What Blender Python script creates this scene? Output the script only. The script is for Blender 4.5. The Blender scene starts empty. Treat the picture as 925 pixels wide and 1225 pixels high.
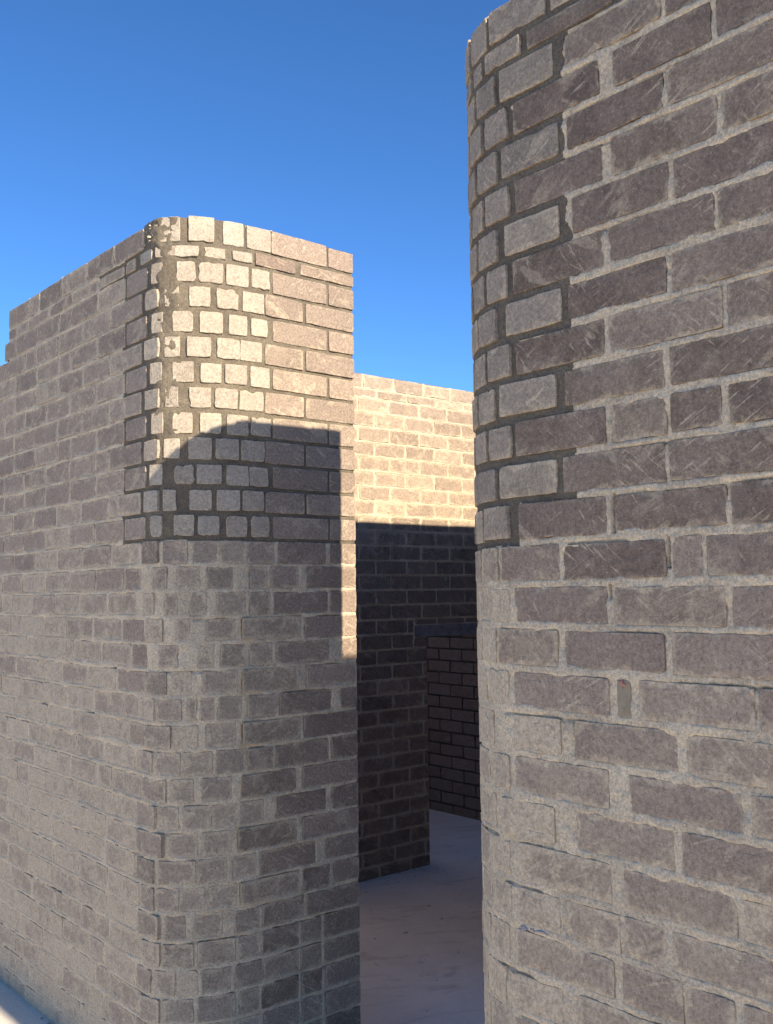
import bpy, math
import numpy as np
from mathutils import Matrix, Vector

scene = bpy.context.scene
COL = scene.collection

# ---------------------------------------------------------------- camera
CAM_H = 1.6
F_PX, IMG_W, IMG_H = 1200.0, 925.0, 1225.0
c_right = np.array([0.765910303, -0.642820772, -0.012761762])
c_up = np.array([-0.041535794, -0.069277092, 0.996732393])
c_fwd = np.array([0.641604384, 0.762877539, 0.079760109])
cam_data = bpy.data.cameras.new("camera")
cam_data.sensor_fit = 'VERTICAL'
cam_data.sensor_height = 36.0
cam_data.lens = 36.0 * F_PX / IMG_H
cam_data.clip_start = 0.05
cam_data.clip_end = 3000
cam = bpy.data.objects.new("camera", cam_data)
COL.objects.link(cam)
cam.matrix_world = Matrix(((c_right[0], c_up[0], -c_fwd[0], 0), (c_right[1], c_up[1], -c_fwd[1], 0),
                           (c_right[2], c_up[2], -c_fwd[2], CAM_H), (0, 0, 0, 1)))
scene.camera = cam

# ---------------------------------------------------------------- sky, sun, exposure
SUN_K, SUN_T = 0.022, 0.578            # sideways drift and rise of the sun ray per metre
sun_vec = Vector((SUN_K, -1.0, SUN_T)).normalized()
sun_el = math.asin(sun_vec.z)
sun_rot = math.atan2(sun_vec.x, sun_vec.y)
world = bpy.data.worlds.new("World")
scene.world = world
world.use_nodes = True
wn = world.node_tree
wn.nodes.clear()
sky = wn.nodes.new('ShaderNodeTexSky')
sky.sky_type = 'NISHITA'
sky.sun_disc = False
sky.sun_elevation = sun_el
sky.sun_rotation = sun_rot
sky.altitude = 0
sky.air_density = 0.42
sky.dust_density = 0.0
sky.ozone_density = 3.0
bg = wn.nodes.new('ShaderNodeBackground')
bg.inputs[1].default_value = 0.13
wo = wn.nodes.new('ShaderNodeOutputWorld')
hs = wn.nodes.new('ShaderNodeHueSaturation')
hs.inputs['Saturation'].default_value = 1.17
hs.inputs['Hue'].default_value = 0.5
wn.links.new(sky.outputs[0], hs.inputs['Color'])
wn.links.new(hs.outputs[0], bg.inputs[0])
wn.links.new(bg.outputs[0], wo.inputs[0])
sd = bpy.data.lights.new("sun", 'SUN')
sd.energy = 4.3
sd.angle = math.radians(0.5)
sd.color = (1.0, 0.88, 0.70)
sun = bpy.data.objects.new("sun", sd)
COL.objects.link(sun)
sun.rotation_euler = sun_vec.to_track_quat('Z', 'Y').to_euler()
scene.view_settings.view_transform = 'Standard'
scene.view_settings.look = 'None'
scene.view_settings.exposure = 1.3
scene.view_settings.gamma = 1.0
scene.cycles.max_bounces = 8
scene.cycles.diffuse_bounces = 5

# brick spans measured along each wall face (metres)
RIGHT={2: [[0.084,0.006],[-0.009,-0.238],[-0.271,-0.484],[-0.494,None]],3: [[0.122,0.041],[0.027,-0.132],[-0.154,-0.382],[-0.39,None]],4: [[0.086,0.006],[-0.009,-0.238],[-0.262,-0.489],[-0.497,None]],5: [[0.125,0.047],[0.024,-0.127],[-0.163,-0.386],[-0.397,None]],6: [[0.088,0.018],[0.001,-0.238],[-0.247,-0.476],[-0.484,None]],7: [[0.131,0.053],[0.024,-0.129],[-0.145,-0.374],[-0.386,None]],8: [[0.09,0.012],[-0.003,-0.233],[-0.243,-0.485],[-0.494,None]],9: [[0.141,0.067],[0.047,-0.108],[-0.132,-0.364],[-0.376,None]],10: [[0.093,0.015],[0.005,-0.229],[-0.243,-0.365],[-0.374,-0.476],[-0.49,None]],11: [[0.165,0.068],[0.053,-0.105],[-0.12,-0.359],[-0.367,None]],12: [[0.124,0.028],[-0.002,-0.223],[-0.244,-0.478],[-0.487,None]],13: [[0.14,0.066],[0.051,-0.107],[-0.116,-0.353],[-0.367,-0.427],[-0.435,None]],14: [[0.09,0.029],[0.016,-0.22],[-0.237,-0.469],[-0.48,None]],15: [[0.139,0.08],[0.066,-0.097],[-0.114,-0.344],[-0.36,None]],16: [[0.115,0.037],[0.024,-0.218],[-0.286,-0.515],[-0.523,None]],17: [[0.182,0.094],[0.027,-0.098],[-0.134,-0.367],[-0.381,None]],18: [[0.106,0.041],[0.025,-0.211],[-0.257,-0.485],[-0.5,None]],19: [[0.181,0.094],[0.067,-0.077],[-0.132,-0.351],[-0.365,None]],20: [[0.115,0.047],[0.02,-0.212],[-0.239,-0.468],[-0.477,None]],21: [[0.111,0.044],[0.028,-0.086],[-0.099,-0.228],[-0.236,-0.328],[-0.339,None]],22: [[0.124,0.053],[0.037,-0.21],[-0.23,-0.357],[-0.363,-0.457],[-0.472,None]],23: [[0.15,0.068],[0.04,-0.086],[-0.124,-0.326],[-0.335,None]],24: [[0.134,0.06],[0.043,-0.2],[-0.218,-0.434],[-0.443,None]]}
PIER={12: [[-0.51,-0.297],[-0.28,-0.07],[-0.04,0.054],[0.07,0.152],[0.172,0.247],[0.261,0.34],[0.355,0.459],[0.476,0.679],[0.697,0.801]],13: [[-0.417,-0.186],[-0.17,-0.053],[0.029,0.085],[0.119,0.193],[0.213,0.304],[0.363,0.433],[0.442,0.562],[0.597,0.8]],14: [[-0.562,-0.327],[-0.303,-0.083],[-0.037,0.038],[0.077,0.12],[0.16,0.213],[0.248,0.347],[0.362,0.441],[0.458,0.687],[0.699,0.799]],15: [[-0.182,-0.021],[-0.005,0.071],[0.113,0.16],[0.213,0.311],[0.332,0.569],[0.587,0.798]],16: [[-0.111,-0.005],[0.056,0.123],[0.186,0.24],[0.261,0.347],[0.362,0.449],[0.466,0.694],[0.749,0.796]],17: [[0.01,0.086],[0.1,0.167],[0.2,0.318],[0.332,0.551],[0.594,0.795]],18: [[-0.048,0.042],[0.049,0.134],[0.154,0.187],[0.193,0.24],[0.252,0.332],[0.354,0.465],[0.478,0.701],[0.738,0.794]],19: [[-0.001,0.101],[0.108,0.187],[0.214,0.313],[0.332,0.567],[0.581,0.793]],20: [[-0.075,0.033],[0.05,0.131],[0.139,0.234],[0.248,0.339],[0.354,0.451],[0.461,0.685],[0.699,0.792]],21: [[-0.014,0.087],[0.098,0.174],[0.201,0.299],[0.332,0.543],[0.574,0.791]],22: [[-0.072,0.051],[0.06,0.128],[0.142,0.225],[0.23,0.317],[0.324,0.415],[0.467,0.671],[0.698,0.79]],23: [[-0.056,0.082],[0.096,0.188],[0.197,0.296],[0.317,0.547],[0.573,0.789]],24: [[-0.07,0.044],[0.061,0.181],[0.188,0.282],[0.303,0.386],[0.398,0.625],[0.669,0.788]],25: [[-0.038,0.045],[0.053,0.129],[0.132,0.21],[0.221,0.317],[0.324,0.555],[0.572,0.686],[0.704,0.786]],26: [[-0.052,0.069],[0.083,0.149],[0.175,0.268],[0.31,0.398],[0.409,0.576],[0.588,0.785]],27: [[-0.021,0.069],[0.076,0.175],[0.188,0.31],[0.324,0.394],[0.405,0.553],[0.562,0.649],[0.666,0.784]],28: [[-0.063,0.03],[0.047,0.117],[0.124,0.189],[0.202,0.296],[0.31,0.405],[0.413,0.553],[0.561,0.648],[0.665,0.783]]}
# ---------------------------------------------------------------- dimensions (metres, ground at z = 0)
D = 1.542                 # outer face of the front walls lies on x = D
PIER_Y = 2.883            # face of the left return
RAD = 0.30                # radius of both rounded corners
ARC = RAD * math.pi / 2
RY = 1.41                 # where the right corner starts to turn
TOP = CAM_H + 1.27
H0 = CAM_H + 1.131        # underside of the thin course
ROW = 0.086
NROW = 32
TH = 0.11
rng = np.random.RandomState(7)

# ---------------------------------------------------------------- numpy noise
def _hash(ix, iy, seed):
    h = (ix.astype(np.int64) * 374761393 + iy.astype(np.int64) * 668265263 + seed * 1442695041) & 0x7fffffff
    h = ((h ^ (h >> 13)) * 1274126177) & 0x7fffffff
    h = (h ^ (h >> 16)) & 0xffff
    return h / 65535.0

def vnoise(x, y, seed=0):
    x = np.asarray(x, float); y = np.asarray(y, float)
    ix = np.floor(x); iy = np.floor(y)
    fx = x - ix; fy = y - iy
    fx = fx * fx * (3 - 2 * fx); fy = fy * fy * (3 - 2 * fy)
    a = _hash(ix, iy, seed); b = _hash(ix + 1, iy, seed); c = _hash(ix, iy + 1, seed); d = _hash(ix + 1, iy + 1, seed)
    return (a * (1 - fx) + b * fx) * (1 - fy) + (c * (1 - fx) + d * fx) * fy

def fbm(x, y, seed=0, octv=4):
    s = 0; amp = 0.5; t = 0
    for i in range(octv):
        s = s + amp * vnoise(x * 2 ** i + 17.3 * i, y * 2 ** i + 5.1 * i, seed + i); t += amp; amp *= 0.55
    return s / t

def sstep(a, b, x):
    t = np.clip((x - a) / (b - a), 0, 1)
    return t * t * (3 - 2 * t)

# ---------------------------------------------------------------- materials
class NT:
    def __init__(self, name, rough=0.9):
        self.m = bpy.data.materials.new(name); self.m.use_nodes = True
        self.t = self.m.node_tree
        self.b = self.t.nodes['Principled BSDF']
        self.b.inputs['Roughness'].default_value = rough
        self.b.inputs['Specular IOR Level'].default_value = 0.25
        g = self.n('ShaderNodeNewGeometry'); self.pos = g.outputs['Position']
    def n(self, ty, **kw):
        o = self.t.nodes.new(ty)
        for k, v in kw.items(): setattr(o, k, v)
        return o
    def link(self, a, b): self.t.links.new(a, b)
    def put(self, sock, v):
        if isinstance(v, bpy.types.NodeSocket): self.link(v, sock)
        elif isinstance(v, tuple) and len(v) == 3 and sock.type == 'RGBA': sock.default_value = (*v, 1)
        else: sock.default_value = v
    def math(self, op, a, b=None, clamp=False):
        o = self.n('ShaderNodeMath', operation=op, use_clamp=clamp)
        self.put(o.inputs[0], a)
        if b is not None: self.put(o.inputs[1], b)
        return o.outputs[0]
    def noise(self, scale, detail=4, rough=0.55, dist=0.0, vec=None):
        o = self.n('ShaderNodeTexNoise')
        o.inputs['Scale'].default_value = scale; o.inputs['Detail'].default_value = detail
        o.inputs['Roughness'].default_value = rough; o.inputs['Distortion'].default_value = dist
        self.link(vec or self.pos, o.inputs['Vector'])
        return o.outputs['Fac']
    def mapped(self, rot=(0, 0, 0), sc=(1, 1, 1), loc=(0, 0, 0)):
        r = self.n('ShaderNodeMapping'); self.link(self.pos, r.inputs['Vector'])
        r.inputs['Rotation'].default_value = rot; r.inputs['Location'].default_value = loc
        o = self.n('ShaderNodeMapping'); self.link(r.outputs[0], o.inputs['Vector'])
        o.inputs['Scale'].default_value = sc
        return o.outputs[0]
    def ramp(self, v, lo, hi, a=0.0, b=1.0):
        o = self.n('ShaderNodeMapRange', interpolation_type='SMOOTHSTEP')
        self.put(o.inputs['Value'], v)
        self.put(o.inputs['From Min'], lo); self.put(o.inputs['From Max'], hi)
        o.inputs['To Min'].default_value = a; o.inputs['To Max'].default_value = b
        return o.outputs[0]
    def mix(self, fac, a, b, blend='MIX'):
        o = self.n('ShaderNodeMix', data_type='RGBA', blend_type=blend)
        self.put(o.inputs['Factor'], fac); self.put(o.inputs['A'], a) if False else None
        self.put(o.inputs[6], a); self.put(o.inputs[7], b)
        return o.outputs[2]
    def attr(self, name):
        o = self.n('ShaderNodeAttribute', attribute_name=name); return o.outputs['Fac']
    def bump(self, h, dist, strength=1.0):
        o = self.n('ShaderNodeBump'); o.inputs['Distance'].default_value = dist; o.inputs['Strength'].default_value = strength
        self.link(h, o.inputs['Height']); self.link(o.outputs[0], self.b.inputs['Normal'])
    def grey(self, v):
        o = self.n('ShaderNodeCombineColor'); [self.link(v, o.inputs[i]) for i in range(3)]; return o.outputs[0]

def brick_material(name, dark, light, smear, cutcol):
    t = NT(name, 0.88)
    tone, wash_light, cut, rim = t.attr('tone'), t.attr('wash_light'), t.attr('cut'), t.attr('rim')
    base = t.mix(tone, dark, light)
    base = t.mix(t.ramp(t.noise(9, 3), 0.3, 0.7, 0, 0.5), base, light)
    # pieces cut with a saw show a paler, cement-rubbed face
    base = t.mix(t.math('MULTIPLY', cut, t.ramp(t.noise(38, 5, 0.6, 0.6), 0.25, 0.62, 0.55, 1.0)), base, cutcol)
    # cement haze and painted light: broad thin film, torn patches, trowel streaks, specks
    film = t.math('MULTIPLY', t.ramp(t.noise(11, 6, 0.62, 0.8), 0.30, 0.72, 0.45, 1.0), t.math('ADD', t.math('MULTIPLY', wash_light, 0.72), 0.05), clamp=True)
    base = t.mix(film, base, smear)
    n1 = t.noise(17, 10, 0.70, 0.7)
    n2 = t.math('ADD', n1, t.math('MULTIPLY', rim, 0.16))
    thr = t.math('SUBTRACT', 0.675, t.math('MULTIPLY', wash_light, 0.26))
    patch = t.ramp(t.math('SUBTRACT', n2, thr), -0.03, 0.09)
    base = t.mix(t.math('MULTIPLY', patch, t.ramp(wash_light, 0.08, 0.5, 0.36, 0.55)), base, smear)
    # broad trowel drags and finer scratches, each kind with its own slant
    for v, sc, lo, amt in (((0.45, 0.5, 0.74), (26, 8, 8), 0.565, 0.36), ((-0.55, -0.5, 0.66), (30, 9, 9), 0.575, 0.34),
                           ((0.5, 0.45, 0.74), (170, 13, 13), 0.605, 0.55), ((-0.5, -0.55, 0.66), (210, 15, 15), 0.61, 0.5),
                           ((0.3, 0.35, 0.9), (150, 12, 12), 0.62, 0.55), ((-0.66, -0.62, 0.4), (160, 20, 20), 0.62, 0.5)):
        rot = tuple(Vector(v).normalized().rotation_difference(Vector((1, 0, 0))).to_euler())
        st = t.ramp(t.noise(1.0, 3, 0.5, 0.1, t.mapped(rot, sc)), lo, lo + 0.07)
        gate = t.ramp(t.noise(5.5, 2, 0.5, 0, t.mapped(rot, (1, 1, 1), (3, 1, 7))), 0.5, 0.62)
        base = t.mix(t.math('MULTIPLY', t.math('MULTIPLY', st, gate), amt), base, smear)
    sp = t.ramp(t.noise(300, 4, 0.75), 0.56, 0.68, 0, 0.55)
    base = t.mix(sp, base, smear)
    dk = t.ramp(t.noise(260, 4, 0.75, 0, t.mapped((0, 0, 0), (1, 1, 1), (9, 9, 9))), 0.57, 0.68, 0, 0.55)
    base = t.mix(dk, base, (0.035, 0.028, 0.027))
    g = t.ramp(t.noise(130, 5, 0.8), 0.25, 0.75, 0.62, 1.38)
    base = t.mix(1.0, base, t.grey(g), 'MULTIPLY')
    t.link(base, t.b.inputs['Base Color'])
    h = t.math('ADD', t.math('MULTIPLY', t.noise(260, 4, 0.7), 0.7), t.math('MULTIPLY', t.noise(45, 4, 0.6), 1.2))
    h = t.math('ADD', h, t.math('MULTIPLY', patch, 0.5))
    t.bump(h, 0.0016, 0.8)
    return t.m

def mortar_material(name, col, col2, grit=1.0):
    t = NT(name, 0.95)
    base = t.mix(t.ramp(t.noise(8, 6, 0.6, 0.5), 0.3, 0.7), col, col2)
    g = t.ramp(t.noise(170, 6, 0.85), 0.30, 0.70, 0.55, 1.32)
    base = t.mix(1.0, base, t.grey(g), 'MULTIPLY')
    pits = t.ramp(t.noise(120, 3, 0.6, 0.5), 0.66, 0.74, 0, 0.6)
    base = t.mix(pits, base, tuple(c * 0.35 for c in col))
    t.link(base, t.b.inputs['Base Color'])
    h = t.math('ADD', t.math('MULTIPLY', t.noise(300, 4, 0.7), 0.6), t.math('MULTIPLY', t.noise(70, 5, 0.65, 0.6), 1.5))
    h = t.math('SUBTRACT', h, t.math('MULTIPLY', pits, 0.8))
    t.bump(h, 0.0022 * grit, 0.9)
    return t.m

M_BRICK = brick_material('brick_clay', (0.090, 0.060, 0.046), (0.255, 0.190, 0.147), (0.52, 0.415, 0.285), (0.37, 0.325, 0.255))
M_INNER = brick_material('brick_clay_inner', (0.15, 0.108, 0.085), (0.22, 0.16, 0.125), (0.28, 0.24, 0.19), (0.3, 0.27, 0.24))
M_OLD = mortar_material('mortar_old', (0.61, 0.495, 0.345), (0.45, 0.365, 0.26))
M_FRESH = mortar_material('mortar_fresh', (0.190, 0.156, 0.110), (0.120, 0.098, 0.072), 1.3)
M_FRESH_R = mortar_material('mortar_fresh_shaded', (0.165, 0.135, 0.098), (0.115, 0.093, 0.070), 1.3)  # darker copy for the right wall, its shade put into the colour
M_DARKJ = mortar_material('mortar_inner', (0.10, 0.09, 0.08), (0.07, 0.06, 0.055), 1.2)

def simple_mat(name, c1, c2, scale, rough=0.8, bump=0.001, bscale=80):
    t = NT(name, rough)
    t.link(t.mix(t.ramp(t.noise(scale, 5, 0.6, 0.4), 0.3, 0.7), c1, c2), t.b.inputs['Base Color'])
    t.bump(t.noise(bscale, 4, 0.65), bump)
    return t.m
M_RED = simple_mat('red_paint', (0.42, 0.17, 0.13), (0.34, 0.20, 0.15), 90)
M_CHALK = simple_mat('grey_chalk', (0.16, 0.16, 0.185), (0.28, 0.26, 0.26), 60)
M_TAN = simple_mat('tan_clay', (0.30, 0.24, 0.165), (0.24, 0.195, 0.135), 50)
M_STEEL = simple_mat('galvanised_steel', (0.24, 0.235, 0.23), (0.15, 0.14, 0.135), 25, 0.55, 0.0006)

def concrete_mat(name, base, dark, pale):
    t = NT(name, 0.8)
    c = t.mix(t.ramp(t.noise(1.3, 6, 0.6, 0.6), 0.35, 0.65), base, pale)
    c = t.mix(t.ramp(t.noise(1.0, 6, 0.65, 1.2, t.mapped((0, 0, 0.5), (2.2, 7.5, 1))), 0.52, 0.72, 0, 0.6), c, dark)
    c = t.mix(t.ramp(t.noise(14, 6, 0.6, 1.0), 0.62, 0.72, 0, 0.5), c, dark)
    c = t.mix(t.ramp(t.noise(9, 7, 0.65, 1.4, t.mapped((0, 0, 0), (1, 1, 1), (4, 4, 4))), 0.6, 0.7, 0, 0.5), c, pale)
    g = t.ramp(t.noise(180, 3, 0.7), 0.25, 0.75, 0.85, 1.15)
    c = t.mix(1.0, c, t.grey(g), 'MULTIPLY')
    t.link(c, t.b.inputs['Base Color'])
    t.bump(t.math('ADD', t.noise(150, 4, 0.6), t.math('MULTIPLY', t.noise(12, 5, 0.6), 3.0)), 0.0015)
    return t.m
M_FLOOR = concrete_mat('floor_concrete', (0.59, 0.555, 0.50), (0.32, 0.30, 0.27), (0.68, 0.64, 0.58))
M_GROUND = concrete_mat('ground_concrete', (0.66, 0.59, 0.49), (0.52, 0.46, 0.38), (0.70, 0.64, 0.54))

# ---------------------------------------------------------------- mesh plumbing
class MeshBuf:
    def __init__(self):
        self.v = []; self.f = []; self.n = 0; self.attr = {'tone': [], 'wash_light': [], 'cut': [], 'rim': []}; self.mi = []
    def add(self, verts, faces, mat=0, tone=0.5, wash_light=0.3, cut=0.0, rim=0.0):
        verts = np.asarray(verts, float)
        self.v.append(verts)
        self.f.extend([tuple(i + self.n for i in f) for f in faces])
        self.mi.extend([mat] * len(faces))
        for k, val in (('tone', tone), ('wash_light', wash_light), ('cut', cut), ('rim', rim)):
            self.attr[k].append(np.full(len(verts), val) if np.isscalar(val) else np.asarray(val))
        self.n += len(verts)
    def mesh(self, name, mats, origin=(0, 0, 0), attrs=True):
        me = bpy.data.meshes.new(name)
        v = np.concatenate(self.v) - np.array(origin)
        me.from_pydata(v.tolist(), [], self.f)
        for m in mats: me.materials.append(m)
        if any(self.mi): me.polygons.foreach_set('material_index', np.array(self.mi, dtype=np.int32))
        if attrs:
            for k, l in self.attr.items():
                me.attributes.new(k, 'FLOAT', 'POINT').data.foreach_set('value', np.concatenate(l).astype(np.float32))
        me.update()
        return me

def link(name, me, parent=None, loc=(0, 0, 0)):
    o = bpy.data.objects.new(name, me); COL.objects.link(o)
    o.location = loc
    if parent is not None: o.parent = parent
    return o

def thing(name, label, cat, loc, group=None):
    o = bpy.data.objects.new(name, None); COL.objects.link(o); o.location = loc
    o['label'] = label; o['category'] = cat; o['kind'] = 'thing'
    if group: o['group'] = group
    o.empty_display_size = 0.2
    return o

def rel(parent, p): return tuple(np.array(p) - np.array(parent.location))

def box_mesh(x0, x1, y0, y1, z0, z1):
    v = [(x, y, z) for z in (z0, z1) for y in (y0, y1) for x in (x0, x1)]
    f = [(0, 2, 3, 1), (4, 5, 7, 6), (0, 1, 5, 4), (2, 6, 7, 3), (0, 4, 6, 2), (1, 3, 7, 5)]
    return v, f

# ---------------------------------------------------------------- wall paths: u runs along the visible face, returns x, y, nx, ny (n points outwards)
# the left corner turns sharply off its long side and then eases into the return: a quarter ellipse, walked by arc length
EA, EB = 0.37, 0.19
_t = np.linspace(0, math.pi / 2, 2001)
_s = np.concatenate([[0], np.cumsum(np.hypot(np.diff(-EA * np.cos(_t)), np.diff(-EB * np.sin(_t))))])
ARC_P = float(_s[-1])
def path_pier(u):
    u = np.asarray(u, float); th = np.interp(u, _s, _t)
    x = D + EA - EA * np.cos(th) + np.maximum(u - ARC_P, 0)
    y = PIER_Y + EB - EB * np.sin(th) + np.maximum(-u, 0)
    nx, ny = -np.cos(th) / EA, -np.sin(th) / EB
    l = np.hypot(nx, ny)
    return x, y, nx / l, ny / l
def path_right(u):
    u = np.asarray(u, float); th = np.clip(u / RAD, 0, math.pi / 2)
    cx, cy = D + RAD, RY
    x = cx - RAD * np.cos(th) + np.maximum(u - ARC, 0)
    y = cy + RAD * np.sin(th) - np.maximum(-u, 0)
    return x, y, -np.cos(th), np.sin(th)
def path_line(x0, y0, dx, dy, nx, ny):
    def p(u):
        u = np.asarray(u, float)
        return x0 + dx * u, y0 + dy * u, np.full_like(u, nx), np.full_like(u, ny)
    return p

def project(P):
    q = np.array(P, float) - np.array([0, 0, CAM_H])
    d = q @ c_fwd
    return 0.5 + F_PX * (q @ c_right) / d / IMG_W, 0.5 - F_PX * (q @ c_up) / d / IMG_H, d

def row_z(k):
    "top and bottom of row k; -1 is the top course, 0 the thin one"
    if k == -1: return TOP, H0 + 0.053
    if k == 0: return H0 + 0.053, H0
    return H0 - (k - 1) * ROW, H0 - k * ROW

def make_brick(path, u0, u1, z0, z1, rough, proud, yaw=0.0, seed=0, th=TH, n_long=7, n_short=3, back=0.006):
    """solid brick: jagged rounded front outline with a worn arris, sides running through the wall"""
    r = np.random.RandomState(seed)
    um = (u0 + u1) / 2
    x, y, nx, ny = [float(a) for a in path(um)]
    xa, ya, _, _ = [float(a) for a in path(um + 1e-3)]
    tx, ty = (xa - x), (ya - y); l = math.hypot(tx, ty); tx /= l; ty /= l
    cyw, syw = math.cos(yaw), math.sin(yaw)
    t2 = (tx * cyw + nx * syw, ty * cyw + ny * syw); n2 = (nx * cyw - tx * syw, ny * cyw - ty * syw)
    w, h = (u1 - u0) / 2, (z1 - z0) / 2
    rc = min(0.0022 + rough * 0.9, w * 0.4, h * 0.4)
    pts = []
    def edge(ax, ay, bx, by, n):
        for i in range(n):
            t = (i + 0.5) / n
            pts.append((ax + (bx - ax) * t, ay + (by - ay) * t))
    edge(-w + rc, -h, w - rc, -h, n_long); pts.append((w - rc * .3, -h + rc * .3))
    edge(w, -h + rc, w, h - rc, n_short); pts.append((w - rc * .3, h - rc * .3))
    edge(w - rc, h, -w + rc, h, n_long); pts.append((-w + rc * .3, h - rc * .3))
    edge(-w, h - rc, -w, -h + rc, n_short); pts.append((-w + rc * .3, -h + rc * .3))
    P = np.array(pts); N = len(P)
    j = (r.rand(N) + r.rand(N) - 1.0) * rough
    if r.rand() < 0.35:                      # a knocked corner or edge
        i0 = r.randint(N); j[i0] += rough * 2.2; j[(i0 + 1) % N] += rough * 1.2
    s = np.stack([1 - np.abs(j) / np.maximum(w, .02) * 0, np.ones(N)], 1)
    nrm = np.stack([np.sign(P[:, 0]) * (np.abs(P[:, 0]) > w - rc), np.sign(P[:, 1]) * (np.abs(P[:, 1]) > h - rc)], 1)
    P = P - nrm * np.abs(j)[:, None] - nrm * (r.rand(N)[:, None] - .5) * rough * .5
    bev = 0.0007 + 0.22 * rough
    inner = P - nrm * bev
    tilt = (r.rand(2) - .5) * 0.012
    def W(Q, d):
        dd = d + Q[:, 0] * tilt[0] + Q[:, 1] * tilt[1] * 1.5
        return np.stack([x + t2[0] * Q[:, 0] + n2[0] * dd, y + t2[1] * Q[:, 0] + n2[1] * dd, (z0 + z1) / 2 + Q[:, 1]], 1)
    # wedge towards the back inside the bend
    xb, yb, nbx, nby = path(um); bw = 1.0
    if abs(float(path(um + 1e-3)[2]) - float(path(um - 1e-3)[2])) > 1e-6: bw = (RAD - th) / RAD
    B = P.copy(); B[:, 0] *= bw
    mid = np.stack([np.sign(inner[:, 0]) * np.maximum(np.abs(inner[:, 0]) - min(0.014, w * .45), 0), np.sign(inner[:, 1]) * np.maximum(np.abs(inner[:, 1]) - min(0.014, h * .45), 0)], 1)
    rings = [W(mid, proud + r.normal(0, 0.0003, N)), W(inner, proud - 0.0004 + r.normal(0, 0.0004, N)), W(P, proud - 0.0010 - rough * 0.25), W(B, -th + back)]
    V = np.concatenate(rings)
    faces = [tuple(range(N))]
    for a in (0, 1, 2):
        for i in range(N):
            k2 = (i + 1) % N
            faces.append((a * N + i, (a + 1) * N + i, (a + 1) * N + k2, a * N + k2))
    faces.append(tuple(reversed(range(3 * N, 4 * N))))
    return V, faces, np.concatenate([np.zeros(N), np.ones(3 * N)])

def mortar_sheet(buf, path, u0, u1, z0, z1, ru, rz, depth, fresh, mats=(0, 1)):
    nu = max(2, int(round((u1 - u0) / ru)) + 1); nz = max(2, int(round((z1 - z0) / rz)) + 1)
    U, Z = np.meshgrid(np.linspace(u0, u1, nu), np.linspace(z0, z1, nz))
    x, y, nx, ny = path(U)
    d = depth(U, Z)
    V = np.stack([(x + nx * d), (y + ny * d), Z], -1).reshape(-1, 3)
    i = np.arange((nz - 1) * nu).reshape(nz - 1, nu)[:, :-1].ravel()
    F = np.stack([i, i + 1, i + nu + 1, i + nu], 1)
    Uc = (U[:-1, :-1] + U[1:, 1:]) / 2; Zc = (Z[:-1, :-1] + Z[1:, 1:]) / 2
    m = fresh(Uc, Zc).astype(int).ravel()
    buf.append((V, F, m))

def big_mesh(name, parts, mats):
    off = 0; vs = []; fs = []; ms = []
    for V, F, m in parts:
        vs.append(V); fs.append(np.asarray(F) + off); ms.append(m); off += len(V)
    V = np.concatenate(vs).astype(np.float32); F = np.concatenate(fs).astype(np.int32); Mi = np.concatenate(ms).astype(np.int32)
    me = bpy.data.meshes.new(name)
    me.vertices.add(len(V)); me.vertices.foreach_set('co', V.ravel())
    me.loops.add(F.size); me.loops.foreach_set('vertex_index', F.ravel())
    me.polygons.add(len(F)); me.polygons.foreach_set('loop_start', np.arange(0, F.size, 4, dtype=np.int32))
    me.polygons.foreach_set('loop_total', np.full(len(F), 4, dtype=np.int32))
    me.polygons.foreach_set('material_index', Mi)
    for m in mats: me.materials.append(m)
    me.update(calc_edges=True)
    me.shade_smooth()
    return me

def core_parts(path, u0, u1, z0, z1, dep, step=0.05):
    "hidden faces of the mortar body: back face, top and both ends"
    us = np.linspace(u0, u1, max(2, int((u1 - u0) / step)))
    x, y, nx, ny = path(us); n = len(us)
    d0, d1 = dep, -TH + 0.012
    A = np.stack([x + nx * d0, y + ny * d0], 1); B = np.stack([x + nx * d1, y + ny * d1], 1)
    def z(P, h): return np.concatenate([P, np.full((len(P), 1), h)], 1)
    V = np.concatenate([z(A, z0), z(A, z1), z(B, z0), z(B, z1)])
    i = np.arange(n - 1)
    F = np.concatenate([np.stack([2 * n + i, 2 * n + i + 1, 3 * n + i + 1, 3 * n + i], 1), np.stack([n + i, n + i + 1, 3 * n + i + 1, 3 * n + i], 1),
                        np.array([[0, n, 3 * n, 2 * n], [n - 1, 2 * n - 1, 4 * n - 1, 3 * n - 1]])])
    return V, F, np.zeros(len(F), int)

def row_of(z):
    k = np.ceil((H0 - z) / ROW)
    return np.where(z > H0, np.where(z > H0 + 0.053, -1, 0), k)

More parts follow.
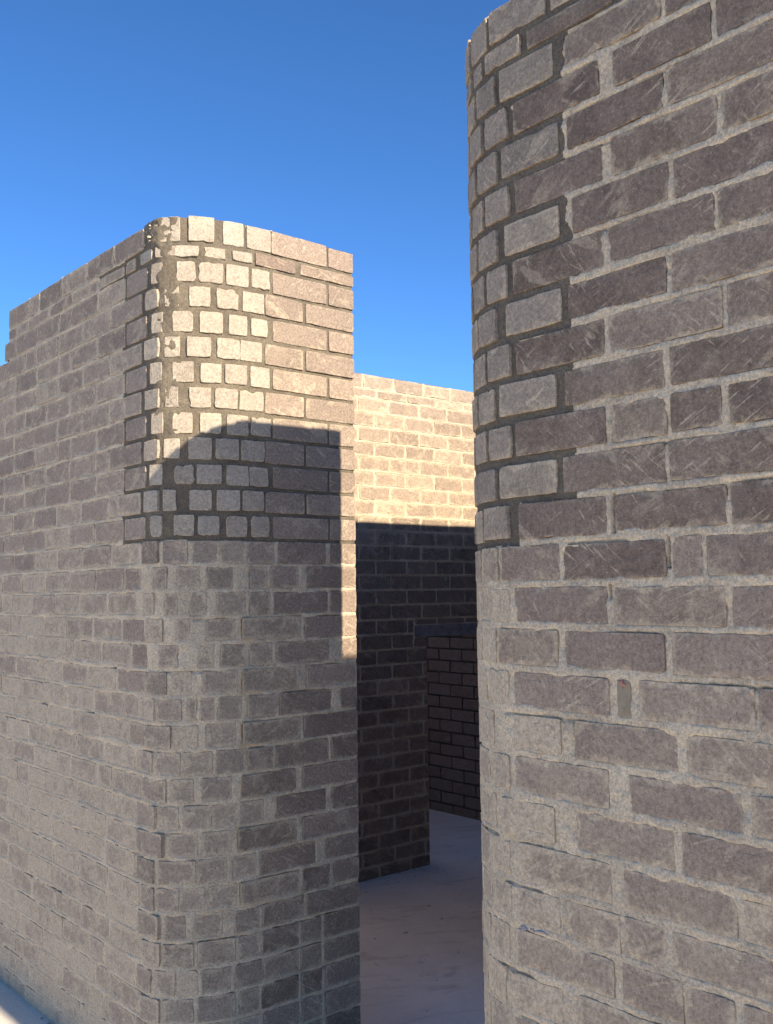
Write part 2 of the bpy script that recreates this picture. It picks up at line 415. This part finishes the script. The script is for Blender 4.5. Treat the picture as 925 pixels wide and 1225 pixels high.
def depth_fn(rects, bricks, fresh, wash_light, seed, recess_fresh=-0.0048, recess_old=-0.0016, bumpy=1.0):
    """recess of the mortar face behind the brick face, lumps, and open cracks under some bricks"""
    def fn(U, Z):
        fr = fresh(U, Z)
        n = fbm(U * 28, Z * 34, seed); n2 = fbm(U * 90, Z * 90, seed + 9, 3)
        wv = wash_light(U, Z)
        old = recess_old + wv * 0.0022 + ((n - 0.5) * 0.0090 + (n2 - 0.5) * 0.0045) * bumpy
        new = recess_fresh + (n - 0.5) * 0.0075 + (n2 - 0.5) * 0.003
        us, zs = U[0], Z[:, 0]
        inside = np.full(U.shape, -0.002)
        for b in rects:
            i0, i1 = np.searchsorted(us, (b['u0'], b['u1'])); j0, j1 = np.searchsorted(zs, (b['z0'], b['z1']))
            if i1 <= i0 or j1 <= j0: continue
            du = np.minimum(us[i0:i1] - b['u0'], b['u1'] - us[i0:i1]); dz = np.minimum(zs[j0:j1] - b['z0'], b['z1'] - zs[j0:j1])
            inside[j0:j1, i0:i1] = np.minimum(du[None, :], dz[:, None])
        spread = 0.003 + 0.016 * sstep(0.45, 0.75, fbm(U * 16, Z * 20, seed + 21, 3)) + 0.006 * wv
        old = old - sstep(0.0, 1.0, inside / spread) * 0.011
        d = np.where(fr, new, old)
        # crack lines hugging the bed joints
        q = np.mod(H0 - Z, ROW); q = np.minimum(q, ROW - q)
        line = np.abs(np.mod(H0 - Z, ROW) - 0.0075 - (fbm(U * 30, Z * 4, seed + 3, 2) - .5) * 0.006)
        gate = sstep(0.60, 0.70, fbm(U * 7, np.floor((H0 - Z) / ROW) * 3.3, seed + 5, 3))
        d = d - np.where(fr, 0, 1) * gate * (1 - sstep(0.0010, 0.0032, line)) * 0.010
        for (a, b, za, zb) in bricks:          # hand-placed open joints
            d = d - sstep(0, 0.0015, U - a) * (1 - sstep(0, 0.0015, U - b)) * sstep(0, 0.002, Z - za) * (1 - sstep(0, 0.002, Z - zb)) * 0.035
        return np.minimum(d, 0.0014 + 0.0005 * (n2 - .5))
    return fn

def lay(wall, path, bricks, visible, mat, th=TH, limit=300, proud=0.0, rough=0.0012, cam_face=True, nl=7, ns=3):
    """bricks: list of dict(u0,u1,z0,z1,cut,wash,tone,...). The largest in the picture become parts, the rest one joined part."""
    scored = []
    for i, b in enumerate(bricks):
        um, zm = (b['u0'] + b['u1']) / 2, (b['z0'] + b['z1']) / 2
        x, y, nx, ny = [float(a) for a in path(um)]
        px, py, d = project((x, y, zm))
        facing = -(nx * x + ny * y) / max(1e-6, math.hypot(x, y))
        ins = d > 0.1 and -0.02 < px < 1.02 and -0.02 < py < 1.02 and visible(b) and facing > 0.01
        area = (b['u1'] - b['u0']) * (b['z1'] - b['z0']) * facing / d ** 2 if ins else 0
        scored.append((area, i))
    order = sorted([s for s in scored if s[0] > 0], reverse=True)[:limit]
    single = {i for _, i in order}
    buf = MeshBuf()
    for i, b in enumerate(bricks):
        tone = b.get('tone', rng.beta(1.6, 1.9)); w = b.get('wash_light', 0.3)
        inside = i in single
        V, F, RM = make_brick(path, b['u0'], b['u1'], b['z0'], b['z1'], b.get('rough', rough), proud + b.get('proud', 0) + rng.normal(0, 0.0007),
                          b.get('yaw', 0) + rng.normal(0, 0.006), seed=rng.randint(1 << 30), th=th,
                          n_long=nl if inside else 2, n_short=ns if inside else 1)
        if inside:
            mb = MeshBuf(); mb.add(V, F, 0, tone, w, b.get('cut', 0), RM)
            o = V.mean(0)
            ob = link('brick', mb.mesh('brick', [b.get('mat', mat)], o), wall, rel(wall, o))
            if b.get('label'): ob['label'] = b['label']
        else:
            buf.add(V, F, 0, tone, w, b.get('cut', 0), RM)
    if buf.n:
        ob = link('brickwork', buf.mesh('brickwork', [mat], wall.location), wall)
        ob['kind'] = 'stuff'

def blob(name, path, u, z, ru, rz, mat, wall, seed, h=0.0012, base=0.001):
    "thin irregular dab lying on a brick face"
    r = np.random.RandomState(seed); N = 28; V = []
    x, y, nx, ny = [float(a) for a in path(u)]; xa, ya, _, _ = [float(a) for a in path(u + 1e-3)]
    tx, ty = (xa - x) / 1e-3, (ya - y) / 1e-3
    ph = r.rand(4) * 6.28; an = np.arange(N) * 2 * math.pi / N
    rr = 0.62 + 0.16 * np.sin(2 * an + ph[0]) + 0.14 * np.sin(3 * an + ph[1]) + 0.10 * np.sin(5 * an + ph[2]) + 0.07 * r.rand(N)
    for s, d in ((1.0, base - 0.002), (0.82, base + h * .7), (0.4, base + h)):
        for i in range(N):
            a = 2 * math.pi * i / N; q = rr[i] * s
            du, dz = ru * q * math.cos(a), rz * q * math.sin(a)
            V.append((x + tx * du + nx * d, y + ty * du + ny * d, z + dz))
    F = [(a * N + i, a * N + (i + 1) % N, (a + 1) * N + (i + 1) % N, (a + 1) * N + i) for a in (0, 1) for i in range(N)]
    F.append(tuple(range(2 * N, 3 * N)))
    mb = MeshBuf(); mb.add(V, F)
    me = mb.mesh(name, [mat], (x, y, z), attrs=False); me.shade_smooth()
    return link(name, me, wall, rel(wall, (x, y, z)))

RZ_GAP = {}
def rowspan(k, gap):
    t, b = row_z(k)
    return b + gap / 2, t - gap / 2
def jit(s=0.0015): return rng.normal(0, s)

# ================================================================ THE GROUND
def grid_sheet(name, x0, x1, y0, y1, z, mat):
    me = bpy.data.meshes.new(name)
    me.from_pydata([(x0, y0, z), (x1, y0, z), (x1, y1, z), (x0, y1, z)], [], [(0, 1, 2, 3)])
    me.materials.append(mat)
    o = link(name, me); o['kind'] = 'structure'
    return o
grid_sheet('ground', -600, 600, -600, 600, -0.004, M_GROUND)
grid_sheet('concrete_floor', 1.60, 5.15, 0.25, 7.45, 0.0, M_FLOOR)

# ================================================================ RIGHT WALL (near, in shade)
right_wall = thing('brick_wall', 'nearest shaded brick wall on the right, its rounded end pointed with dark fresh mortar', 'brick wall', (D, RY, 0))
def fresh_right(U, Z):
    k = row_of(Z)
    j = (fbm(U * 26, Z * 26, 77, 4) - .5) * 0.036
    odd = np.mod(k, 2) == 1
    lim = np.where(odd, -0.152, -0.008)
    q = np.mod(H0 - Z, ROW); bed = (q < 0.009) | (q > ROW - 0.009)
    lim = np.where(bed & (k >= 1) & (k <= 12), -0.150, lim)
    lim = np.where(k == -1, -0.5, np.where(k == 0, -0.42, lim))
    bottom = np.where(U > 0.0, H0 - 12 * ROW - 0.008, H0 - 11 * ROW - 0.008)
    return (U + j > lim) & (Z + j * .5 > bottom)
def wash_light_right(U, Z):
    zz = (H0 - Z) / ROW
    c = sstep(-0.10, 0.06, U) * sstep(12.2, 13, zz)
    low = sstep(12, 19, zz) * 0.42  # lower rows: cement wash plus painted ground bounce
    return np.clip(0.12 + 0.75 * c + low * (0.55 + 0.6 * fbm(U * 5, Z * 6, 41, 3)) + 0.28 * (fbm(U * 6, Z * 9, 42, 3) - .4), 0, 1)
rb = []
def addb(lst, a, b, k, gap, **kw):
    z0, z1 = rowspan(k, gap)
    if k == -1: z1 = TOP + jit(.0022)
    lst.append(dict(u0=min(a, b), u1=max(a, b), z0=z0 + jit(.0012), z1=z1 + jit(.0012), k=k, **kw))
for k in range(-1, NROW + 1):
    odd = k % 2 == 1
    fresh = k <= 12
    if k in RIGHT and k >= 2:
        tbl = RIGHT[k]; u_next = None
        for a, b in tbl:
            if b is None: u_next = a; continue
            cut = 0.42 if b > -0.14 and (a - b) < 0.17 and k <= 12 else (0.3 if b > 0.01 else 0.0)
            g = 0.0155 if (cut == 0.42) else 0.0145
            m = {}
            addb(rb, a, b, k, g, cut=cut, rough=0.0022 if cut else 0.0014, proud=0.001 if cut else 0, **m)
        a = u_next
    else:
        off = 0.03 if odd else -0.004
        if k == -1:
            spans = [(0.148, 0.070), (0.055, -0.105), (-0.118, -0.345)]; a = -0.357
        elif k == 0:
            spans = [(0.142, 0.095), (0.075, -0.035), (-0.055, -0.275), (-0.29, -0.50)]; a = -0.51
        elif odd:
            spans = [(0.12, 0.041), (0.027, -0.125), (-0.155, -0.382)]; a = -0.392
        else:
            spans = [(0.09, 0.014), (0.0, -0.235)]; a = -0.247
        for s in spans:
            cut = 0.42 if (s[0] - s[1]) < 0.17 and k <= 12 else 0.1
            addb(rb, s[0] + jit(), s[1] + jit(), k, 0.010 if k == 0 else 0.016, cut=cut, rough=0.002)
    while a > -3.4:
        b = a - 0.235
        addb(rb, a, b, k, 0.0145, cut=0.0)
        a = b - 0.011 + jit()
    # pieces round the bend and the short return behind it
    last = max((x['u1'] for x in rb if x['k'] == k))
    a = last + 0.016
    while a < ARC + 0.02:
        b = a + 0.072 + jit(.003)
        addb(rb, a, b, k, 0.012 if k == 0 else 0.017, cut=0.42 if k <= 12 else 0.3, rough=0.0016)
        a = b + 0.016
    end_u = ARC + (2.238 - D - RAD)
    while a < end_u - 0.02:
        b = min(a + 0.232, end_u)
        addb(rb, a, b, k, 0.0145, cut=0.0)
        a = b + 0.01
for b in rb:
    um, zm = (b['u0'] + b['u1']) / 2, (b['z0'] + b['z1']) / 2
    b['wash_light'] = min(1.0, float(wash_light_right(np.array(um), np.array(zm))) * (0.4 + 0.9 * rng.rand()) + 0.30 * rng.rand() ** 3)
    if b['k'] > 12: b['tone'] = min(1, rng.beta(1.6, 1.9) + 0.45 * float(sstep(12, 18, b['k'])))  # lower bricks coloured lighter to paint in light bounced off the ground
    else: b['tone'] = rng.beta(1.0, 3.2) * 0.9
# the tan sliver filling a wide joint
z0, z1 = rowspan(16, 0.016)
rb.append(dict(u0=-0.268, u1=-0.236, z0=z0, z1=z1, k=16, mat=M_TAN, rough=0.002, label='tan clay sliver filling a wide joint'))
lay(right_wall, path_right, rb, lambda b: b['u1'] > -0.75 and b['u0'] < 0.2, M_BRICK, nl=9, ns=4)
opens = [(-0.3635, -0.3565, H0 - 13 * ROW + 0.025, H0 - 12 * ROW - 0.006), (-0.2435, -0.2385, H0 - 12 * ROW + 0.006, H0 - 11 * ROW - 0.006),
         (-0.114, -0.1085, H0 - 18 * ROW + 0.02, H0 - 17 * ROW - 0.012), (-0.233, -0.228, H0 - 14 * ROW + 0.055, H0 - 13 * ROW - 0.004)]
dfn = depth_fn(rb, opens, fresh_right, wash_light_right, 100)
parts = []
UE = ARC + (2.238 - D - RAD) - 0.004
mortar_sheet(parts, path_right, -0.80, 0.22, 0.0, TOP - 0.003, 0.0042, 0.0040, dfn, fresh_right)
mortar_sheet(parts, path_right, -3.4, -0.80, 0.0, TOP - 0.003, 0.03, 0.02, dfn, fresh_right)
mortar_sheet(parts, path_right, 0.22, UE, 0.0, TOP - 0.003, 0.012, 0.012, dfn, fresh_right)
parts.append(core_parts(path_right, -3.4, UE, 0.0, TOP - 0.003, -0.006))
link('mortar', big_mesh('mortar', parts, [M_OLD, M_FRESH_R]), right_wall, rel(right_wall, (0, 0, 0)))
blob('paint_mark', path_right, -0.250, H0 - 15 * ROW - 0.015, 0.010, 0.008, M_RED, right_wall, 4, base=0.0025)['label'] = 'small faded red paint dab'
for i, (u, k, ru, rz) in enumerate(((0.01, 20.98, 0.017, 0.011), (-0.015, 20.95, 0.012, 0.006), (-0.04, 20.93, 0.022, 0.005))):
    blob('chalk_smudge', path_right, u, H0 - k * ROW - 0.004, ru, rz, M_CHALK, right_wall, 20 + i, 0.0008, base=0.0016)
# ================================================================ LEFT WALL WITH THE ROUNDED CORNER (partly in the sun)
left_wall = thing('brick_wall', 'left brick wall with a pale sunlit rounded corner crossed by a curved shadow', 'brick wall', (D + RAD, PIER_Y + RAD, 0))
PE = ARC_P + (2.277 - D - EA)
def fresh_pier(U, Z):
    k = row_of(Z)
    j = (fbm(U * 26, Z * 26, 57, 4) - .5) * 0.036
    odd = np.mod(k, 2) == 1
    q = np.mod(H0 - Z, ROW); bed = (q < 0.008) | (q > ROW - 0.008)
    lim = np.where(odd | (bed & (k >= 1)), -0.193, -0.066)
    lim = np.where(k == 0, -0.41, lim)
    return (U + j > lim) & (Z + j * .4 > H0 - 11 * ROW - 0.009)
def wash_light_pier(U, Z):
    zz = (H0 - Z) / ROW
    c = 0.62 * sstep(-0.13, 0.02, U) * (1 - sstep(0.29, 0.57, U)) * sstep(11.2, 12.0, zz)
    left = (1 - sstep(-0.2, 0.0, U)) * (0.42 + 0.58 * sstep(10, 19, zz))  # cement wash, thickened downwards to paint in the ground bounce too
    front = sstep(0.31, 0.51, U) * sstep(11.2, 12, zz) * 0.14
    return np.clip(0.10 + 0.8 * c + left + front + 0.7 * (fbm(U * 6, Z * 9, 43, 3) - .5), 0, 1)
pb = []
ODD = [(-0.174, -0.021), (0.014, 0.065), (0.105, 0.169), (0.187, 0.262), (0.281, 0.358), (0.369, 0.441), (0.457, 0.691), (0.7, PE)]
EVEN = [(-0.3, -0.058), (-0.027, 0.051), (0.073, 0.122), (0.154, 0.227), (0.246, 0.321), (0.333, 0.417), (0.425, 0.587), (0.597, PE)]
THIN = [(-0.41, -0.2), (-0.185, -0.11), (-0.077, 0.015), (0.029, 0.1), (0.111, 0.186), (0.203, 0.284), (0.301, 0.374), (0.386, 0.555), (0.575, PE)]
TOPR = [(-0.275, -0.045), (0.054, 0.119), (0.157, 0.236), (0.267, 0.343), (0.356, 0.447), (0.451, 0.694), (0.7, PE)]
for k in range(-1, NROW + 1):
    if k == -1: spans = TOPR
    elif k == 0: spans = THIN
    elif k <= 11: spans = ODD if k % 2 else EVEN
    elif k in PIER: spans = [s for s in PIER[k] if s[0] > -0.31]
    else: spans = PIER[27 if k % 2 else 28]
    first = min(s[0] for s in spans)
    for i, (a, b) in enumerate(spans):
        w_ = b - a
        if b > 0.77: b = PE
        curved = a > -0.09 and b < 0.47
        cut = 1.0 if (curved and k <= 11 and w_ < 0.12) else (0.22 if curved else 0.0)
        if k <= 11 and k >= 1 and not curved: cut = 0.12
        kw = dict(cut=cut, rough=0.0032 if cut == 1 else 0.0015)
        if cut == 1:
            a += jit(.0035); b += jit(.0035); kw['proud'] = 0.0002; a -= 0.0015; b += 0.0015; kw['rough'] = 0.0016 + 0.0035 * rng.rand() ** 2; kw['cut'] = 0.6 + 0.4 * rng.rand()
        gap = 0.012 if k in (-1, 0) else (0.0125 + 0.005 * rng.rand() if cut == 1 else 0.0115)
        addb(pb, a, b, k, gap, **kw)
    a = first - 0.011
    end = -1.35 if k < 1 else (-1.40 if k == 1 else -4.2)
    n = 0
    while a > end:
        w_ = 0.229 + jit(.002)
        if rng.rand() < 0.10: w_ = 0.11
        b = max(a - w_, end)
        if a - b > 0.02:
            addb(pb, b, a, k, 0.0115, cut=0.0, rough=0.0016)
        a = b - 0.011
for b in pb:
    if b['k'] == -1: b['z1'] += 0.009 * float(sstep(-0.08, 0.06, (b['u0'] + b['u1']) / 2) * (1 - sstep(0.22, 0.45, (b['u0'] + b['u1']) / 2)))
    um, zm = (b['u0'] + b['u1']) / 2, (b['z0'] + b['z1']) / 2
    b['wash_light'] = float(wash_light_pier(np.array(um), np.array(zm))) * (0.6 + 0.6 * rng.rand())
    if um < -0.1: b['tone'] = min(1, 0.15 + rng.beta(2, 1.8) + 0.55 * float(sstep(10, 20, b['k'])))  # long side pales row by row downwards: bounce light put into the tone
    elif b['k'] <= 11: b['tone'] = 0.45 + 0.55 * rng.rand()
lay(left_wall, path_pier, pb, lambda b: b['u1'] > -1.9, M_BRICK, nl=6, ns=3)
dfp = depth_fn(pb, [(0.0, 0.0, 0, 0)], fresh_pier, wash_light_pier, 200)
def dfp2(U, Z):
    d = dfp(U, Z)
    # lumpy hand-thrown mortar on the bend near the top
    g = sstep(0.02, 0.06, U) * (1 - sstep(0.10, 0.15, U)) * sstep(H0 - 10.5 * ROW, H0 - 4 * ROW, Z)
    d = d + g * (0.0085 * fbm(U * 60, Z * 45, 300, 3) + 0.001)
    g2 = sstep(-0.04, 0.0, U) * (1 - sstep(0.045, 0.075, U)) * sstep(H0 + 0.03, H0 + 0.06, Z)
    return d + g2 * (0.012 * fbm(U * 70, Z * 60, 301, 3))
parts = []
mortar_sheet(parts, path_pier, -0.25, PE - 0.004, 0.0, TOP - 0.003, 0.006, 0.0055, dfp2, fresh_pier)
mortar_sheet(parts, path_pier, -1.345, -0.25, 0.0, TOP - 0.003, 0.009, 0.008, dfp, fresh_pier)
mortar_sheet(parts, path_pier, -4.2, -1.345, 0.0, H0 - 1 * ROW - 0.004, 0.02, 0.012, dfp, fresh_pier)
mortar_sheet(parts, path_pier, -0.05, 0.35, TOP - 0.003, TOP + 0.0045, 0.006, 0.0035, dfp2, fresh_pier)
cv, cf, cm = core_parts(path_pier, -0.05, 0.35, TOP - 0.003, TOP + 0.0045, -0.006)
parts.append((cv, cf, cm + 1))
parts.append(core_parts(path_pier, -1.345, PE - 0.004, 0.0, TOP - 0.003, -0.006))
parts.append(core_parts(path_pier, -4.2, -1.345, 0.0, H0 - ROW - 0.004, -0.006))
link('mortar', big_mesh('mortar', parts, [M_OLD, M_FRESH]), left_wall, rel(left_wall, (0, 0, 0)))

# ================================================================ INNER WALLS
BY = 4.48                     # face of the back wall seen through the gap
BX1 = 4.07                    # its doorway starts here
BX2 = 4.90
LZ = H0 - 15.47 * ROW         # top of the lintel
back_wall = thing('brick_wall', 'brick wall seen through the gap, sunlit top, deep shade below, doorway under a lintel', 'brick wall', (1.65, BY, 0))
path_back = path_line(0, BY, 1, 0, 0, -1)
def wash_light_back(U, Z):
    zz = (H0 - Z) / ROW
    return np.clip(0.28 + 0.15 * sstep(-12, -8, -zz) + 0.3 * (fbm(U * 5, Z * 8, 61, 3) - .4) - 0.2 * sstep(10, 13, zz) + 0.25 * sstep(18, 20, zz), 0, 1)  # cement wash, heavier in the sunlit rows to paint sunlight in as well
bb = []
for k in range(-1, NROW + 1):
    z0, z1 = rowspan(k, 0.011)
    off = 3.563 if k % 2 else 3.684
    if k == -1: off = 3.60
    if k == 0: off = 3.47
    n0 = int((off - 1.66) / 0.2367) + 1
    x = off - n0 * 0.2367
    while x < 5.09:
        a, b = max(x + 0.0055, 1.656), min(x + 0.2312, 5.086)
        x += 0.2367
        if b - a < 0.03: continue
        segs = [(a, b, z0, z1)]
        if z0 < LZ:                       # rows beside and below the lintel
            segs = []
            if z1 > LZ + 0.02:            # split bricks sitting on the lintel
                if a < 3.965: segs.append((a, min(b, 3.965), z0, z1))
                if b > 3.985: segs.append((max(a, 3.985), b, LZ + 0.006, z1))
            else:
                jam = 3.962 if z1 > LZ - 0.07 else BX1
                if a < jam: segs.append((a, min(b, jam), z0, z1))
                if z1 > LZ - 0.07 and a < BX1 and b > 3.97 and LZ - 0.075 - z0 > 0.02: segs.append((3.972, BX1, z0, LZ - 0.075))
                if b > BX2: segs.append((max(a, BX2), b, z0, z1))
        for s in segs:
            if s[1] - s[0] > 0.025 and s[3] - s[2] > 0.015:
                bb.append(dict(u0=s[0], u1=s[1], z0=s[2], z1=s[3], k=k, rough=0.0016))
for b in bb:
    b['wash_light'] = float(wash_light_back(np.array((b['u0'] + b['u1']) / 2), np.array(b['z0']))) * (0.6 + 0.7 * rng.rand())
    b['tone'] = 0.55 + 0.45 * rng.rand() if b['k'] < 9 else 0.5 * rng.rand()  # sunlit upper rows toned pale, shaded rows dark: light painted into the bricks
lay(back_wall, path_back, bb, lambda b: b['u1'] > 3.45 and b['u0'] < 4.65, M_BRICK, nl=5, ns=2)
nof = lambda U, Z: np.zeros(U.shape, bool)
dfb = depth_fn(bb, [(0, 0, 0, 0)], nof, wash_light_back, 400)
parts = []
mortar_sheet(parts, path_back, 3.35, BX1 - 0.003, 0.0, LZ, 0.009, 0.008, dfb, nof)
mortar_sheet(parts, path_back, 3.35, 5.086, LZ, TOP - 0.003, 0.009, 0.008, dfb, nof)
mortar_sheet(parts, path_back, 1.656, 3.35, 0.0, TOP - 0.003, 0.03, 0.02, dfb, nof)
mortar_sheet(parts, path_back, BX2 + 0.003, 5.086, 0.0, LZ, 0.03, 0.02, dfb, nof)
parts.append(core_parts(path_back, 1.656, BX1 - 0.003, 0.0, LZ, -0.008, 0.3))
parts.append(core_parts(path_back, BX2 + 0.003, 5.086, 0.0, LZ, -0.008, 0.3))
parts.append(core_parts(path_back, 1.656, 5.086, LZ, TOP - 0.003, -0.008, 0.3))
link('mortar', big_mesh('mortar', parts, [M_OLD, M_FRESH]), back_wall, rel(back_wall, (0, 0, 0)))
# steel angle lintel: upright leg and flat leg
mb = MeshBuf()
for bx in ((3.975, 4.995, BY - 0.006, BY + 0.004, LZ - 0.068, LZ), (3.975, 4.995, BY + 0.004, BY + 0.10, LZ - 0.068, LZ - 0.058)):
    v, f = box_mesh(*bx); mb.add(v, f)
lin = link('lintel', mb.mesh('lintel', [M_STEEL], back_wall.location, attrs=False), back_wall)

def plain_wall(wall, path, u0, u1, vis, mat, mmat, seed, res=(0.03, 0.02), recess=-0.007, off=0.0, nl=4, ns=2):
    lst = []
    for k in range(-1, NROW + 1):
        z0, z1 = rowspan(k, 0.012)
        x = u0 + off + (0 if k % 2 else -0.12)
        while x < u1:
            a, b = max(x, u0), min(x + 0.229, u1); x += 0.24
            if b - a > 0.03: lst.append(dict(u0=a, u1=b, z0=z0 + jit(.001), z1=z1 + jit(.001), k=k, wash_light=0.12 + 0.3 * rng.rand(), rough=0.0016))
    lay(wall, path, lst, vis, mat, nl=nl, ns=ns)
    df = depth_fn(lst, [(0, 0, 0, 0)], nof, lambda U, Z: np.full(U.shape, 0.05), seed, recess_old=recess, bumpy=0.6)
    parts = []
    mortar_sheet(parts, path, u0 + .003, u1 - .003, 0.0, TOP - 0.003, res[0], res[1], df, nof)
    parts.append(core_parts(path, u0 + .003, u1 - .003, 0.0, TOP - 0.003, -0.008, 0.3))
    link('mortar', big_mesh('mortar', parts, [mmat, mmat]), wall, rel(wall, (0, 0, 0)))

far_wall = thing('brick_wall', 'dark brown brick side wall seen deep through the inner doorway', 'brick wall', (5.09, 3.8, 0))
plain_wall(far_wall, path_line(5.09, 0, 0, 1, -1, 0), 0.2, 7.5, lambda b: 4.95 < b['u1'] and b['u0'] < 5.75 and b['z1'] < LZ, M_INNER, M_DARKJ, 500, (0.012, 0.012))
cross = thing('brick_wall', 'hidden inner brick wall whose top edge shades the wall with the doorway', 'brick wall', (4.1, 2.9, 0))
plain_wall(cross, path_line(0, 2.89, 1, 0, 0, -1), 3.16, 5.085, lambda b: False, M_INNER, M_OLD, 510)
behind = thing('brick_wall', 'hidden brick wall behind the nearest right wall, shading the room', 'brick wall', (3.4, 0.25, 0))
plain_wall(behind, path_line(0, 0.20, 1, 0, 0, -1), 1.66, 5.085, lambda b: False, M_INNER, M_OLD, 520)
end = thing('brick_wall', 'unseen end brick wall added to darken the room beyond the inner doorway', 'brick wall', (3.4, 7.4, 0))  # out of view, added to keep the back room dark
plain_wall(end, path_line(0, 7.39, 1, 0, 0, -1), 1.66, 5.085, lambda b: False, M_INNER, M_OLD, 530)

# ================================================================ LOOSE MORTAR
def lumps(name, spots, mat, seed, parent=None, label=None, cat=None):
    r = np.random.RandomState(seed); mb = MeshBuf()
    base = np.array([(0, 0, 1), (.9, 0, .35), (.28, .85, .35), (-.72, .53, .35), (-.72, -.53, .35), (.28, -.85, .35), (.8, .5, -.4), (-.3, .9, -.4), (-.95, 0, -.4), (-.3, -.9, -.4), (.8, -.5, -.4)])
    fc = [(0, 1, 2), (0, 2, 3), (0, 3, 4), (0, 4, 5), (0, 5, 1), (1, 6, 2), (2, 6, 7), (2, 7, 3), (3, 7, 8), (3, 8, 4), (4, 8, 9), (4, 9, 5), (5, 9, 10), (5, 10, 1), (1, 10, 6)]
    for (x, y, z, s, fl) in spots:
        a = r.rand() * 6.28; V = base * (0.7 + 0.6 * r.rand(len(base), 1)) * np.array([s * (0.7 + r.rand()), s * (0.5 + r.rand() * .5), s * fl])
        c, q = math.cos(a), math.sin(a)
        mb.add(np.stack([x + V[:, 0] * c - V[:, 1] * q, y + V[:, 0] * q + V[:, 1] * c, z + V[:, 2]], 1), fc)
    o = link(name, mb.mesh(name, [mat], parent.location if parent is not None else (0, 0, 0), attrs=False), parent)
    o['kind'] = 'stuff'
    if label: o['label'] = label; o['category'] = cat
    return o
r = np.random.RandomState(5)
def top_spots(path, lst, u_lo, extra=()):
    out = []
    ends = sorted([b['u0'] for b in lst if b['k'] == -1 and b['u0'] > u_lo])
    for u in ends:
        for q in range(3):
            uu = u - 0.006 + r.normal(0, 0.006); x, y, nx, ny = [float(a) for a in path(uu)]
            dp = -0.004 - r.rand() * 0.10
            out.append((x + nx * dp, y + ny * dp, TOP + r.normal(0, .0015), 0.004 + 0.008 * r.rand(), 0.5))
    for (u, n, s) in extra:
        for q in range(n):
            uu = u + r.normal(0, 0.018); x, y, nx, ny = [float(a) for a in path(uu)]
            out.append((x - nx * 0.012 * r.rand(), y - ny * 0.012 * r.rand(), TOP - 0.07 * r.rand(), s * (0.5 + r.rand()), 0.8))
    return out
lumps('mortar_crumbs', top_spots(path_pier, pb, -1.2, ((0.0, 22, 0.006), (0.03, 12, 0.006))), M_OLD, 1, left_wall)
lumps('mortar_crumbs', top_spots(path_right, rb, -0.9), M_OLD, 2, right_wall)
spots = []
for _ in range(700):       # crumbs on the floor, thickest along the foot of the walls
    t_ = r.rand()
    if t_ < 0.35: x, y = 1.66 + 3.4 * r.rand(), BY - 0.01 - abs(r.normal(0, 0.10))
    elif t_ < 0.5: x, y = 2.28 + abs(r.normal(0, .1)), 2.88 + 0.15 * r.rand()
    else: x, y = 1.7 + 3.3 * r.rand(), 1.75 + 2.7 * r.rand()
    s = 0.002 + 0.009 * r.rand() ** 4
    spots.append((x, y, s * 0.2, s, 0.55))
lumps('mortar_droppings', spots, M_OLD, 3, None, 'small crumbs of grey mortar scattered over the concrete floor', 'debris')
spots = []
for _ in range(500):
    y = -1.5 + 8 * r.rand(); x = D - 0.01 - abs(r.normal(0, 0.12)); s = 0.002 + 0.008 * r.rand() ** 4
    spots.append((x, y, s * 0.2 - 0.004, s, 0.55))
lumps('mortar_droppings', spots, M_OLD, 4, None, 'fallen mortar crumbs on the ground along the outside of the walls', 'debris')
